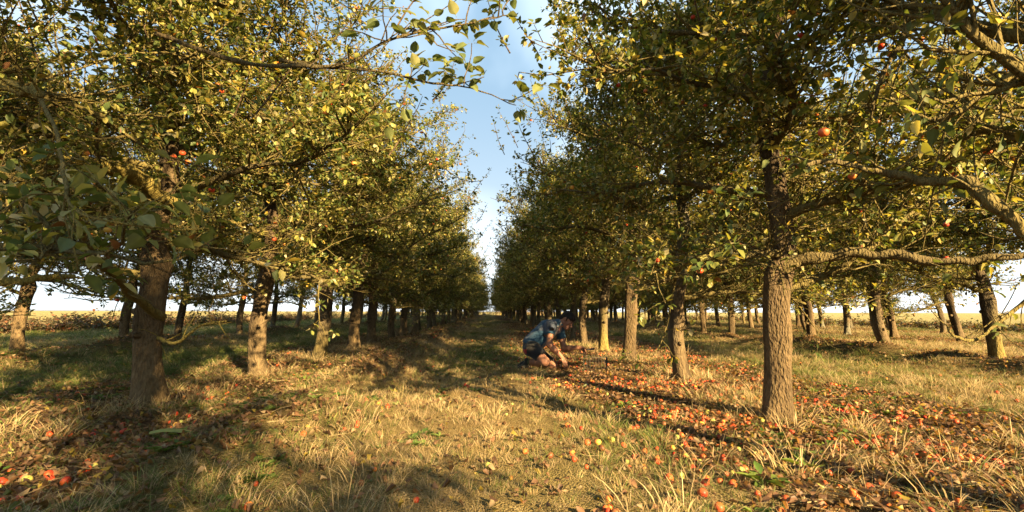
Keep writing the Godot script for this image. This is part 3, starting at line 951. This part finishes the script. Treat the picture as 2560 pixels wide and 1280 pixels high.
# ---------------------------------------------------------------- the person (distance field meshed as surface nets)
# a bone is [from, to, radius from, radius to, flatten axis (unit), flatten factor]
func field_mesh(bones: Array, k: float, cell: float, col: Callable, cuts: Array = [], m: Material = null) -> ArrayMesh:
	var lo := Vector3.ONE * 1e9
	var hi := -lo
	for b in bones:
		var r: float = maxf(b[2], b[3]) * 1.5 + cell * 3.0 + k
		for e in [b[0], b[1]]:
			lo = lo.min(e - Vector3.ONE * r)
			hi = hi.max(e + Vector3.ONE * r)
	var nx := int((hi.x - lo.x) / cell) + 2
	var ny := int((hi.y - lo.y) / cell) + 2
	var nzz := int((hi.z - lo.z) / cell) + 2
	var g := PackedFloat32Array()
	g.resize(nx * ny * nzz)
	g.fill(1.0)
	for b in bones:
		var pa: Vector3 = b[0]
		var pb: Vector3 = b[1]
		var ra: float = b[2]
		var rb: float = b[3]
		var flat: bool = b.size() > 4
		var fx: Vector3 = b[4] if flat else Vector3.ZERO
		var ff: float = b[5] if flat else 1.0
		var cut: bool = b.size() > 6
		var r: float = maxf(ra, rb) * (maxf(1.0, 1.0 / ff)) + k + cell * 2.0
		var l0 := ((pa.min(pb) - Vector3.ONE * r - lo) / cell).floor()
		var l1 := ((pa.max(pb) + Vector3.ONE * r - lo) / cell).ceil()
		var ba := pb - pa
		var bl := maxf(ba.length_squared(), 1e-9)
		for z in range(maxi(int(l0.z), 0), mini(int(l1.z), nzz)):
			for y in range(maxi(int(l0.y), 0), mini(int(l1.y), ny)):
				var at := (z * ny + y) * nx
				for x in range(maxi(int(l0.x), 0), mini(int(l1.x), nx)):
					var p := lo + Vector3(x, y, z) * cell - pa
					var h := clampf(p.dot(ba) / bl, 0.0, 1.0)
					var q := p - ba * h
					if flat:
						q += fx * (q.dot(fx) * (ff - 1.0))
					var d := q.length() - lerpf(ra, rb, h)
					var o := g[at + x]
					if cut:
						g[at + x] = maxf(o, -d)
					else:
						var w := clampf(0.5 + 0.5 * (o - d) / k, 0.0, 1.0)
						g[at + x] = lerpf(o, d, w) - k * w * (1.0 - w)
	for c in cuts:                                       # planes that trim hems: [point, outward normal, radius of effect]
		var cp: Vector3 = c[0]
		var cn: Vector3 = c[1]
		var cr: float = c[2]
		for z in nzz:
			for y in ny:
				for x in nx:
					var p := lo + Vector3(x, y, z) * cell - cp
					if p.length_squared() < cr * cr:
						var at := (z * ny + y) * nx + x
						g[at] = maxf(g[at], p.dot(cn))
	var buf := Buf.new()
	var ids := {}
	for z in nzz - 1:
		for y in ny - 1:
			for x in nx - 1:
				var a := (z * ny + y) * nx + x
				var v := [g[a], g[a + 1], g[a + nx], g[a + nx + 1], g[a + nx * ny], g[a + nx * ny + 1], g[a + nx * ny + nx], g[a + nx * ny + nx + 1]]
				var s := 0
				for q in 8:
					if v[q] < 0.0:
						s += 1
				if s == 0 or s == 8:
					continue
				var sum := Vector3.ZERO
				var n := 0
				for e in [[0, 1], [2, 3], [4, 5], [6, 7], [0, 2], [1, 3], [4, 6], [5, 7], [0, 4], [1, 5], [2, 6], [3, 7]]:
					var u: float = v[e[0]]
					var w: float = v[e[1]]
					if (u < 0.0) != (w < 0.0):
						var t := u / (u - w)
						var c0 := Vector3(e[0] & 1, (e[0] >> 1) & 1, e[0] >> 2)
						var c1 := Vector3(e[1] & 1, (e[1] >> 1) & 1, e[1] >> 2)
						sum += c0.lerp(c1, t)
						n += 1
				var pos := lo + (Vector3(x, y, z) + sum / n) * cell
				ids[a] = buf.v.size()
				buf.v.append(pos)
				buf.n.append(Vector3.UP)
				buf.c.append(col.call(pos))
	var steps := [1, nx, nx * ny]
	for a in ids:
		for ax in 3:
			var e0: bool = g[a] < 0.0
			var nb: int = a + steps[ax]
			if (g[nb] < 0.0) == e0:
				continue
			var u: int = steps[(ax + 1) % 3]
			var w: int = steps[(ax + 2) % 3]
			if not (ids.has(a - u) and ids.has(a - w) and ids.has(a - u - w)):
				continue
			var q := [ids[a], ids[a - u], ids[a - u - w], ids[a - w]]
			if e0:
				buf.i.append_array([q[0], q[1], q[2], q[0], q[2], q[3]])
			else:
				buf.i.append_array([q[0], q[2], q[1], q[0], q[3], q[2]])
	buf.fix_normals()
	if m and m == M.get("cloth"):                        # folds
		for q in buf.v.size():
			var p := buf.v[q]
			buf.v[q] += buf.n[q] * (0.011 * nz.get_noise_3d(p.x * 190.0 + p.y * 120.0, p.y * 60.0 - p.x * 60.0, p.z * 150.0) - 0.001)
		buf.fix_normals()
	return buf.mesh(m if m else M.skin)

func build_person() -> void:
	rng.seed = 11
	var cloth := StandardMaterial3D.new()
	cloth.vertex_color_use_as_albedo = true
	cloth.roughness = 0.9
	cloth.metallic_specular = 0.2
	cloth.rim_enabled = true
	cloth.rim = 0.3
	M.cloth = cloth
	var skin := StandardMaterial3D.new()
	skin.vertex_color_use_as_albedo = true
	skin.roughness = 0.55
	skin.metallic_specular = 0.35
	M.skin = skin
	var hair_m := plain(0.011, 0.009, 0.008, 0.6)
	var o := node("person", Vector3(0.88, height(0.88, 7.15) - 0.005, -7.15))
	o.scale = Vector3.ONE * 1.06
	tag(o, "person in blue and grey shirt and dark shorts kneeling, reaching for windfall apples", "person")
	# joints: x right, y up, z towards the camera
	var hip_r := Vector3(-0.22, 0.31, 0.08)
	var hip_l := Vector3(-0.23, 0.31, -0.13)
	var knee_r := Vector3(-0.075, 0.15, 0.31)
	var knee_l := Vector3(0.075, 0.06, 0.06)
	var ank_r := Vector3(-0.275, 0.105, 0.02)
	var ank_l := Vector3(-0.26, 0.06, -0.2)
	var waist := Vector3(-0.15, 0.44, -0.02)
	var chest := Vector3(0.0, 0.575, 0.0)
	var neck := Vector3(0.15, 0.665, 0.0)
	var sh_r := Vector3(0.035, 0.645, 0.155)
	var sh_l := Vector3(0.2, 0.58, -0.15)
	var el_r := Vector3(0.0, 0.375, 0.22)
	var wr_r := Vector3(0.185, 0.19, 0.2)
	var el_l := Vector3(0.265, 0.285, -0.1)
	var wr_l := Vector3(0.44, 0.322, 0.06)
	var head := Vector3(0.285, 0.705, 0.01)
	var hup := Vector3(0.62, 0.76, 0.0).normalized()
	var fwd := Vector3(0.68, -0.58, 0.36)
	fwd = (fwd - hup * fwd.dot(hup)).normalized()
	var hside := fwd.cross(hup)            # towards the person's right, the side turned to the camera
	if hside.z < 0.0:
		hside = -hside
	var sk := lin(0.23, 0.112, 0.068)
	var body := [
		[hip_r, knee_r, 0.085, 0.062], [knee_r, knee_r.lerp(ank_r, 0.4), 0.06, 0.062], [knee_r.lerp(ank_r, 0.4), ank_r, 0.062, 0.038],
		[hip_l, knee_l, 0.085, 0.06], [knee_l, ank_l, 0.058, 0.038], [waist, chest, 0.1, 0.12], [hip_r, hip_l, 0.1, 0.1], [hip_r.lerp(hip_l, 0.5), waist, 0.11, 0.1],
		[chest, neck, 0.1, 0.06], [neck, head - hup * 0.03, 0.055, 0.052], [sh_r, el_r, 0.055, 0.042], [el_r, el_r.lerp(wr_r, 0.35), 0.042, 0.044], [el_r.lerp(wr_r, 0.35), wr_r, 0.044, 0.028],
		[sh_l, el_l, 0.053, 0.042], [el_l, el_l.lerp(wr_l, 0.35), 0.042, 0.044], [el_l.lerp(wr_l, 0.35), wr_l, 0.044, 0.028], [chest, sh_r, 0.08, 0.06], [chest.lerp(neck, 0.4), sh_l, 0.08, 0.06]]
	part("body", field_mesh(body, 0.03, 0.013, func(p): return sk * (0.92 + 0.1 * nz.get_noise_3d(p.x * 300, p.y * 300, p.z * 300))), o)
	# head with face
	var f := func(a: float, b: float, c: float) -> Vector3: return head + fwd * a + hup * b + hside * c
	var hd := [
		[f.call(-0.012, 0.035, 0.0), f.call(0.0, 0.03, 0.0), 0.088, 0.082, hside, 1.15], [f.call(0.03, -0.035, 0), f.call(0.045, -0.07, 0), 0.062, 0.042], [f.call(0.0, -0.05, 0.045), f.call(0.055, -0.09, 0.012), 0.022, 0.022], [f.call(0.0, -0.05, -0.045), f.call(0.055, -0.09, -0.012), 0.022, 0.022],
		[f.call(0.062, -0.095, 0.01), f.call(0.062, -0.095, -0.01), 0.02, 0.02], [f.call(0.082, 0.012, 0), f.call(0.108, -0.03, 0), 0.01, 0.016], [f.call(0.1, -0.034, 0.012), f.call(0.1, -0.034, -0.012), 0.009, 0.009],
		[f.call(0.076, 0.025, 0.04), f.call(0.086, 0.025, 0.008), 0.012, 0.012], [f.call(0.076, 0.025, -0.04), f.call(0.086, 0.025, -0.008), 0.012, 0.012],
		[f.call(0.082, -0.058, 0.02), f.call(0.082, -0.058, -0.02), 0.009, 0.009], [f.call(0.078, -0.07, 0.016), f.call(0.078, -0.07, -0.016), 0.009, 0.009], [f.call(0.06, -0.01, 0.045), f.call(0.055, -0.03, 0.05), 0.02, 0.018], [f.call(0.06, -0.01, -0.045), f.call(0.055, -0.03, -0.05), 0.02, 0.018],
		[f.call(-0.012, 0.018, 0.083), f.call(-0.002, -0.022, 0.077), 0.014, 0.01], [f.call(-0.012, 0.018, -0.083), f.call(-0.002, -0.022, -0.077), 0.014, 0.01], [f.call(-0.03, -0.04, 0), f.call(-0.045, -0.09, 0), 0.06, 0.055]]
	var face_col := func(p: Vector3) -> Color:
		var q: Vector3 = p - head
		var b := q.dot(hup)
		var a := q.dot(fwd)
		var c := absf(q.dot(hside))
		if b < -0.025 and a > -0.005 and not (c < 0.022 and b > -0.075 and b < -0.05):
			return sk * 0.82 + Color(0.0, 0.005, 0.008)       # stubble
		if c < 0.022 and b > -0.075 and b < -0.05 and a > 0.06:
			return lin(0.34, 0.13, 0.1)
		if absf(b - 0.028) < 0.006 and c > 0.014 and c < 0.05 and a > 0.05:
			return lin(0.03, 0.02, 0.015)                     # brows
		return sk
	part("head", field_mesh(hd, 0.012, 0.0045, face_col), o)
	for s in [1.0, -1.0]:
		var e := Buf.new()
		add_apple(e, f.call(0.0715, 0.006, 0.03 * s), 0.0095, 4, 8, 6)
		var em := part("eye", e.mesh(plain(0.1, 0.08, 0.06, 0.2)), o)
		em.name = "eye" if s > 0 else "eye_001"
	var hr := [[f.call(-0.03, 0.055, 0), f.call(0.01, 0.06, 0), 0.088, 0.08, hside, 1.1], [f.call(-0.06, 0.0, 0.0), f.call(-0.06, -0.04, 0), 0.06, 0.045], [f.call(0.035, 0.105, 0.02), f.call(0.085, 0.085, 0.0), 0.035, 0.016], [f.call(0.03, 0.1, -0.03), f.call(0.075, 0.08, -0.04), 0.03, 0.016],
		[f.call(0.03, 0.1, 0.045), f.call(0.07, 0.07, 0.05), 0.026, 0.012], [f.call(-0.01, 0.04, 0.074), f.call(0.015, -0.01, 0.08), 0.018, 0.007], [f.call(-0.01, 0.04, -0.074), f.call(0.015, -0.01, -0.08), 0.018, 0.007], [f.call(-0.04, 0.08, 0.05), f.call(-0.05, 0.12, 0.02), 0.035, 0.015], [f.call(0.0, 0.12, 0.0), f.call(0.03, 0.14, 0.02), 0.03, 0.01]]
	part("hair", field_mesh(hr, 0.012, 0.006, func(p): return Color(1, 1, 1), [], hair_m), o)
	# hands: palm, four unequal bent fingers and a thumb each
	var hand := func(w: Vector3, d: Vector3, palm_n: Vector3, curl: float, name_: String) -> void:
		var s := d.cross(palm_n).normalized()
		var n := s.cross(d).normalized()
		if n.dot(palm_n) < 0.0:
			n = -n
		var bn := [[w - d * 0.03, w + d * 0.02, 0.028, 0.026, n, 1.35], [w + d * 0.02 + s * 0.012, w + d * 0.085 + s * 0.024, 0.024, 0.017, n, 1.4], [w + d * 0.02 - s * 0.012, w + d * 0.082 - s * 0.026, 0.024, 0.017, n, 1.4]]
		var ls := [0.9, 1.0, 0.95, 0.75]
		for q in 4:
			var b0: Vector3 = w + d * (0.09 - 0.006 * absf(q - 1.2)) + s * (0.03 - q * 0.02)
			var dd: Vector3 = (d + n * curl * 0.35 + s * (0.1 - q * 0.07)).normalized()
			var b1: Vector3 = b0 + dd * 0.04 * ls[q]
			dd = (dd + n * curl * 0.8).normalized()
			var b2: Vector3 = b1 + dd * 0.026 * ls[q]
			dd = (dd + n * curl * 0.8).normalized()
			bn.append([b0 - d * 0.015, b1, 0.0095, 0.0088])
			bn.append([b1, b2, 0.0088, 0.008])
			bn.append([b2, b2 + dd * 0.022 * ls[q], 0.008, 0.0068])
		var t0: Vector3 = w + d * 0.025 + s * 0.03
		var t1: Vector3 = t0 + (d * 0.6 + s * 0.6 + n * 0.5).normalized() * 0.04
		var t2: Vector3 = t1 + (d * 0.8 + n * 0.7).normalized() * 0.034
		bn.append([t0, t1, 0.014, 0.011])
		bn.append([t1, t2, 0.0105, 0.0085])
		part(name_, field_mesh(bn, 0.006, 0.0045, func(p): return sk * 0.95), o)
	hand.call(wr_r, Vector3(0.45, -0.85, 0.12).normalized(), Vector3(-0.4, -0.4, -0.8).normalized(), 0.75, "hand")
	hand.call(wr_l, Vector3(0.9, -0.25, 0.35).normalized(), Vector3(-0.3, -0.6, 0.75).normalized(), 1.9, "hand")
	# shirt: blue back and sleeves, grey front
	var blue := lin(0.026, 0.06, 0.098)
	var grey := lin(0.2, 0.18, 0.165)
	var shirt_col := func(p: Vector3) -> Color:
		var k := 0.9 + 0.25 * nz.get_noise_3d(p.x * 120, p.y * 120, p.z * 120)
		var belly: float = (p - Vector3(-0.01, 0.5, 0.0)).dot(Vector3(0.72, -0.55, 0.42))
		var sleeve_l: bool = p.z < -0.055 and p.x > 0.1
		if belly > 0.075 and not sleeve_l and p.z < 0.17:
			var placket := absf(p.z - 0.02) < 0.025 and p.y > 0.52
			return (lin(0.16, 0.03, 0.025) if placket else grey) * k
		if p.z > 0.1 and p.y > 0.57:
			return lin(0.05, 0.062, 0.085) * k            # faded grey-blue shoulder yoke
		return blue * k
	var sleeve_r := sh_r.lerp(el_r, 0.48)
	var sleeve_e := sh_l.lerp(el_l, 0.48)
	var shirt := [[hip_r.lerp(hip_l, 0.5) + Vector3(0.0, 0.06, 0), waist, 0.135, 0.128, Vector3(0.3, 0, 0.95).normalized(), 0.82], [waist, chest, 0.128, 0.142, Vector3(0.3, 0, 0.95).normalized(), 0.82], [chest, neck, 0.135, 0.07, Vector3(0.3, 0, 0.95).normalized(), 0.85], [chest + Vector3(0.03, -0.02, 0.1), sh_r, 0.09, 0.078], [chest.lerp(neck, 0.4), sh_l, 0.1, 0.075],
		[sh_r, sleeve_r, 0.076, 0.068], [sh_l, sleeve_e, 0.072, 0.066], [waist + Vector3(0.03, -0.04, 0.05), waist + Vector3(0.06, -0.05, 0.08), 0.08, 0.07]]
	part("shirt", field_mesh(shirt, 0.03, 0.013, shirt_col, [[sleeve_r, (el_r - sh_r).normalized(), 0.12], [sleeve_e, (el_l - sh_l).normalized(), 0.12], [Vector3(-0.2, 0.33, 0.0), Vector3(-0.35, -0.93, 0), 0.3]], cloth), o)
	var badge := Buf.new()
	var bn := Vector3(0.12, 0.25, 0.95).normalized()
	var bu := (el_r - sh_r).normalized()
	bu = (bu - bn * bu.dot(bn)).normalized()
	var bs := bu.cross(bn)
	var bc := sh_r.lerp(el_r, 0.26) + bn * 0.083
	badge.v.append(bc + bn * 0.003); badge.n.append(bn); badge.c.append(lin(0.5, 0.36, 0.14))
	for q in 16:
		var a := TAU * q / 16
		badge.v.append(bc + bs * cos(a) * 0.036 + bu * sin(a) * 0.024 - bn * (0.004 + 0.01 * pow(cos(a), 2.0)))
		badge.n.append(bn)
		badge.c.append(lin(0.5, 0.36, 0.14))
		badge.i.append_array([0, 1 + q, 1 + (q + 1) % 16])
	part("sleeve_badge", badge.mesh(cloth), o)
	var collar := [[neck + Vector3(-0.02, -0.005, 0.055), neck + Vector3(0.07, -0.015, 0.045), 0.02, 0.016], [neck + Vector3(-0.03, 0.02, 0.0), neck + Vector3(-0.02, -0.005, 0.055), 0.02, 0.02], [neck + Vector3(-0.03, 0.02, 0.0), neck + Vector3(-0.01, -0.01, -0.06), 0.02, 0.02], [neck + Vector3(-0.01, -0.01, -0.06), neck + Vector3(0.08, -0.03, -0.03), 0.02, 0.016]]
	part("collar", field_mesh(collar, 0.012, 0.008, func(p): return blue * 1.2, [], cloth), o)
	var cut_r := hip_r.lerp(knee_r, 0.72)
	var cut_l := hip_l.lerp(knee_l, 0.86)
	var shorts := [[hip_r, hip_r.lerp(knee_r, 0.8), 0.108, 0.088], [hip_l, hip_l.lerp(knee_l, 0.95), 0.108, 0.086], [hip_r, hip_l, 0.122, 0.122], [hip_r.lerp(hip_l, 0.5), waist + Vector3(-0.02, -0.04, 0), 0.13, 0.122]]
	var shorts_col := func(p: Vector3) -> Color:
		if p.x < -0.315 and p.y < 0.3 and p.z > 0.0 or (p - knee_l).length() < 0.16 and p.z > 0.11 and p.y < 0.22 and p.x > 0.03:
			return lin(0.28, 0.012, 0.012)
		if p.z < 0.02 and p.x > -0.08:
			return lin(0.1, 0.075, 0.045)
		return lin(0.014, 0.013, 0.013).lerp(lin(0.03, 0.028, 0.025), clampf((p.y - 0.24) * 8.0, 0, 1) if p.z > 0.05 else 0.0)
	part("shorts", field_mesh(shorts, 0.025, 0.013, shorts_col, [[cut_r, (knee_r - hip_r).normalized(), 0.15], [cut_l, (knee_l - hip_l).normalized(), 0.15]], cloth), o)
	for s in [[ank_r, Vector3(-0.355, 0.035, 0.0), Vector3(-0.4, 0.03, 0.01)], [ank_l, Vector3(-0.34, 0.05, -0.21), Vector3(-0.4, 0.03, -0.21)]]:
		var a: Vector3 = s[0]
		var sock := [[a.lerp(knee_r if s[0] == ank_r else knee_l, 0.1), a, 0.044, 0.045]]
		part("sock", field_mesh(sock, 0.01, 0.009, func(p): return lin(0.06, 0.07, 0.03), [], cloth), o)
		var shoe := [[a + Vector3(-0.01, -0.01, 0), s[1], 0.048, 0.042], [s[1], s[2], 0.042, 0.03], [a + Vector3(-0.03, 0.03, 0), a, 0.03, 0.045]]
		part("shoe", field_mesh(shoe, 0.015, 0.009, func(p): return lin(0.025, 0.024, 0.022), [], cloth), o)
	# the dark tool in the far hand, held, so a thing of its own
	var tool_ := node("pruning_knife", o.position + wr_l * 1.06 + Vector3(0.078, -0.034, 0.06))
	var b := Buf.new()
	b.tube(PackedVector3Array([Vector3(-0.02, 0.0, -0.01), Vector3(0.03, 0.004, 0.0), Vector3(0.06, 0.006, 0.005)]), PackedFloat32Array([0.011, 0.012, 0.01]), 8, lin(0.04, 0.03, 0.025), lin(0.05, 0.04, 0.03))
	part("handle", b.mesh(M.twig), tool_)
	b = Buf.new()
	b.tube(PackedVector3Array([Vector3(0.055, 0.006, 0.004), Vector3(0.1, 0.01, 0.01), Vector3(0.145, 0.018, 0.015), Vector3(0.165, 0.026, 0.016)]), PackedFloat32Array([0.008, 0.014, 0.015, 0.006]), 6, lin(0.035, 0.035, 0.04), lin(0.06, 0.06, 0.065))
	part("blade", b.mesh(M.twig), tool_)
	tag(tool_, "short dark tool held in the kneeling person's far hand", "tool")
	# wire basket on the ground
	var bk := node("wire_basket", Vector3(1.58, height(1.58, 6.95), -6.95), -0.15)
	var wire := plain(0.05, 0.05, 0.045, 0.5)
	var w := 0.17
	var dd := 0.12
	var hh := 0.2
	var rod := func(a: Vector3, c: Vector3, r: float, name_: String) -> void:
		var q := Buf.new()
		q.tube(PackedVector3Array([a, c]), PackedFloat32Array([r, r]), 5, Color(1, 1, 1), Color(1, 1, 1))
		part(name_, q.mesh(wire), bk)
	for lv in [0.01, hh]:
		rod.call(Vector3(-w, lv, -dd), Vector3(w, lv, -dd), 0.004, "rim_bar")
		rod.call(Vector3(-w, lv, dd), Vector3(w, lv, dd), 0.004, "rim_bar")
		rod.call(Vector3(-w, lv, -dd), Vector3(-w, lv, dd), 0.004, "rim_bar")
		rod.call(Vector3(w, lv, -dd), Vector3(w, lv, dd), 0.004, "rim_bar")
	for k in 9:
		var x := -w + 2.0 * w * k / 8.0
		for z in [-dd, dd]:
			rod.call(Vector3(x, 0.0, z), Vector3(x, hh, z), 0.0024, "wire")
	for k in range(1, 12):
		var z := -dd + 2.0 * dd * k / 12.0
		for x in [w]:
			rod.call(Vector3(x, 0.0, z), Vector3(x, hh, z), 0.0024, "wire")
	rod.call(Vector3(-w, 0.0, -dd), Vector3(-w, hh + 0.13, -dd), 0.004, "handle_post")
	tag(bk, "open wire basket standing in the grass in front of the kneeling person", "basket")

# ---------------------------------------------------------------- everything
func _ready() -> void:
	var cam := Camera3D.new()
	cam.name = "camera"
	cam.fov = 58.72
	cam.near = 0.03
	cam.far = 3000.0
	cam.position = Vector3(0, 0.87, 0)
	cam.rotation_order = EULER_ORDER_YXZ
	cam.rotation_degrees = Vector3(6.957, -2.616, 0.15)
	var lens := CameraAttributesPhysical.new()
	lens.frustum_focal_length = 21.34
	lens.frustum_focus_distance = 6.0
	lens.exposure_aperture = 9.0
	lens.frustum_near = 0.03
	lens.frustum_far = 3000.0
	cam.attributes = lens
	add_child(cam)
	cam.current = true
	var env := Environment.new()
	env.background_mode = Environment.BG_SKY
	var sky := Sky.new()
	var pm := ProceduralSkyMaterial.new()
	pm.sky_top_color = Color(0.37, 0.48, 0.57)
	pm.sky_horizon_color = Color(0.7, 0.73, 0.74)
	pm.sky_curve = 0.16
	pm.sky_energy_multiplier = 0.7
	pm.ground_bottom_color = Color(0.3, 0.26, 0.18)
	pm.ground_horizon_color = Color(0.5, 0.46, 0.36)
	pm.sun_angle_max = 1.0
	var wisp := noise_tex(0.006, [Color(1, 1, 1, 0), Color(1, 1, 1, 0), Color(1, 1, 1, 0.45), Color(1, 1, 1, 0.8)], 6, 8, 1024)
	wisp.height = 512
	pm.sky_cover = wisp
	pm.sky_cover_modulate = Color(0.72, 0.72, 0.7, 0.55)
	sky.sky_material = pm
	env.sky = sky
	env.tonemap_mode = Environment.TONE_MAPPER_LINEAR
	env.tonemap_exposure = 6.3
	env.sdfgi_enabled = true
	env.ssao_enabled = true
	env.ssil_enabled = true
	var we := WorldEnvironment.new()
	we.name = "world_environment"
	we.environment = env
	add_child(we)
	var sun := DirectionalLight3D.new()
	sun.name = "sun"
	sun.light_energy = 1.6
	sun.light_color = Color(1.0, 0.87, 0.65)
	sun.light_angular_distance = 0.5
	sun.shadow_enabled = true
	var az := deg_to_rad(SUN_AZ)
	var el := deg_to_rad(SUN_EL)
	var to_sun := Vector3(sin(az) * cos(el), sin(el), cos(az) * cos(el))
	sun.look_at_from_position(to_sun * 50.0, Vector3.ZERO, Vector3.UP)
	add_child(sun)

	nz.seed = 12
	nz.frequency = 0.02
	nz.fractal_octaves = 3
	rng.seed = 1
	build_materials()
	build_ground()
	build_trees()
	build_limbs()
	build_hedges()
	build_weeds()
	build_grass()
	build_litter()
	build_fruit()
	build_person()
	for v in variants:
		prints("leaves", v.n, "apples", v.tips.size())
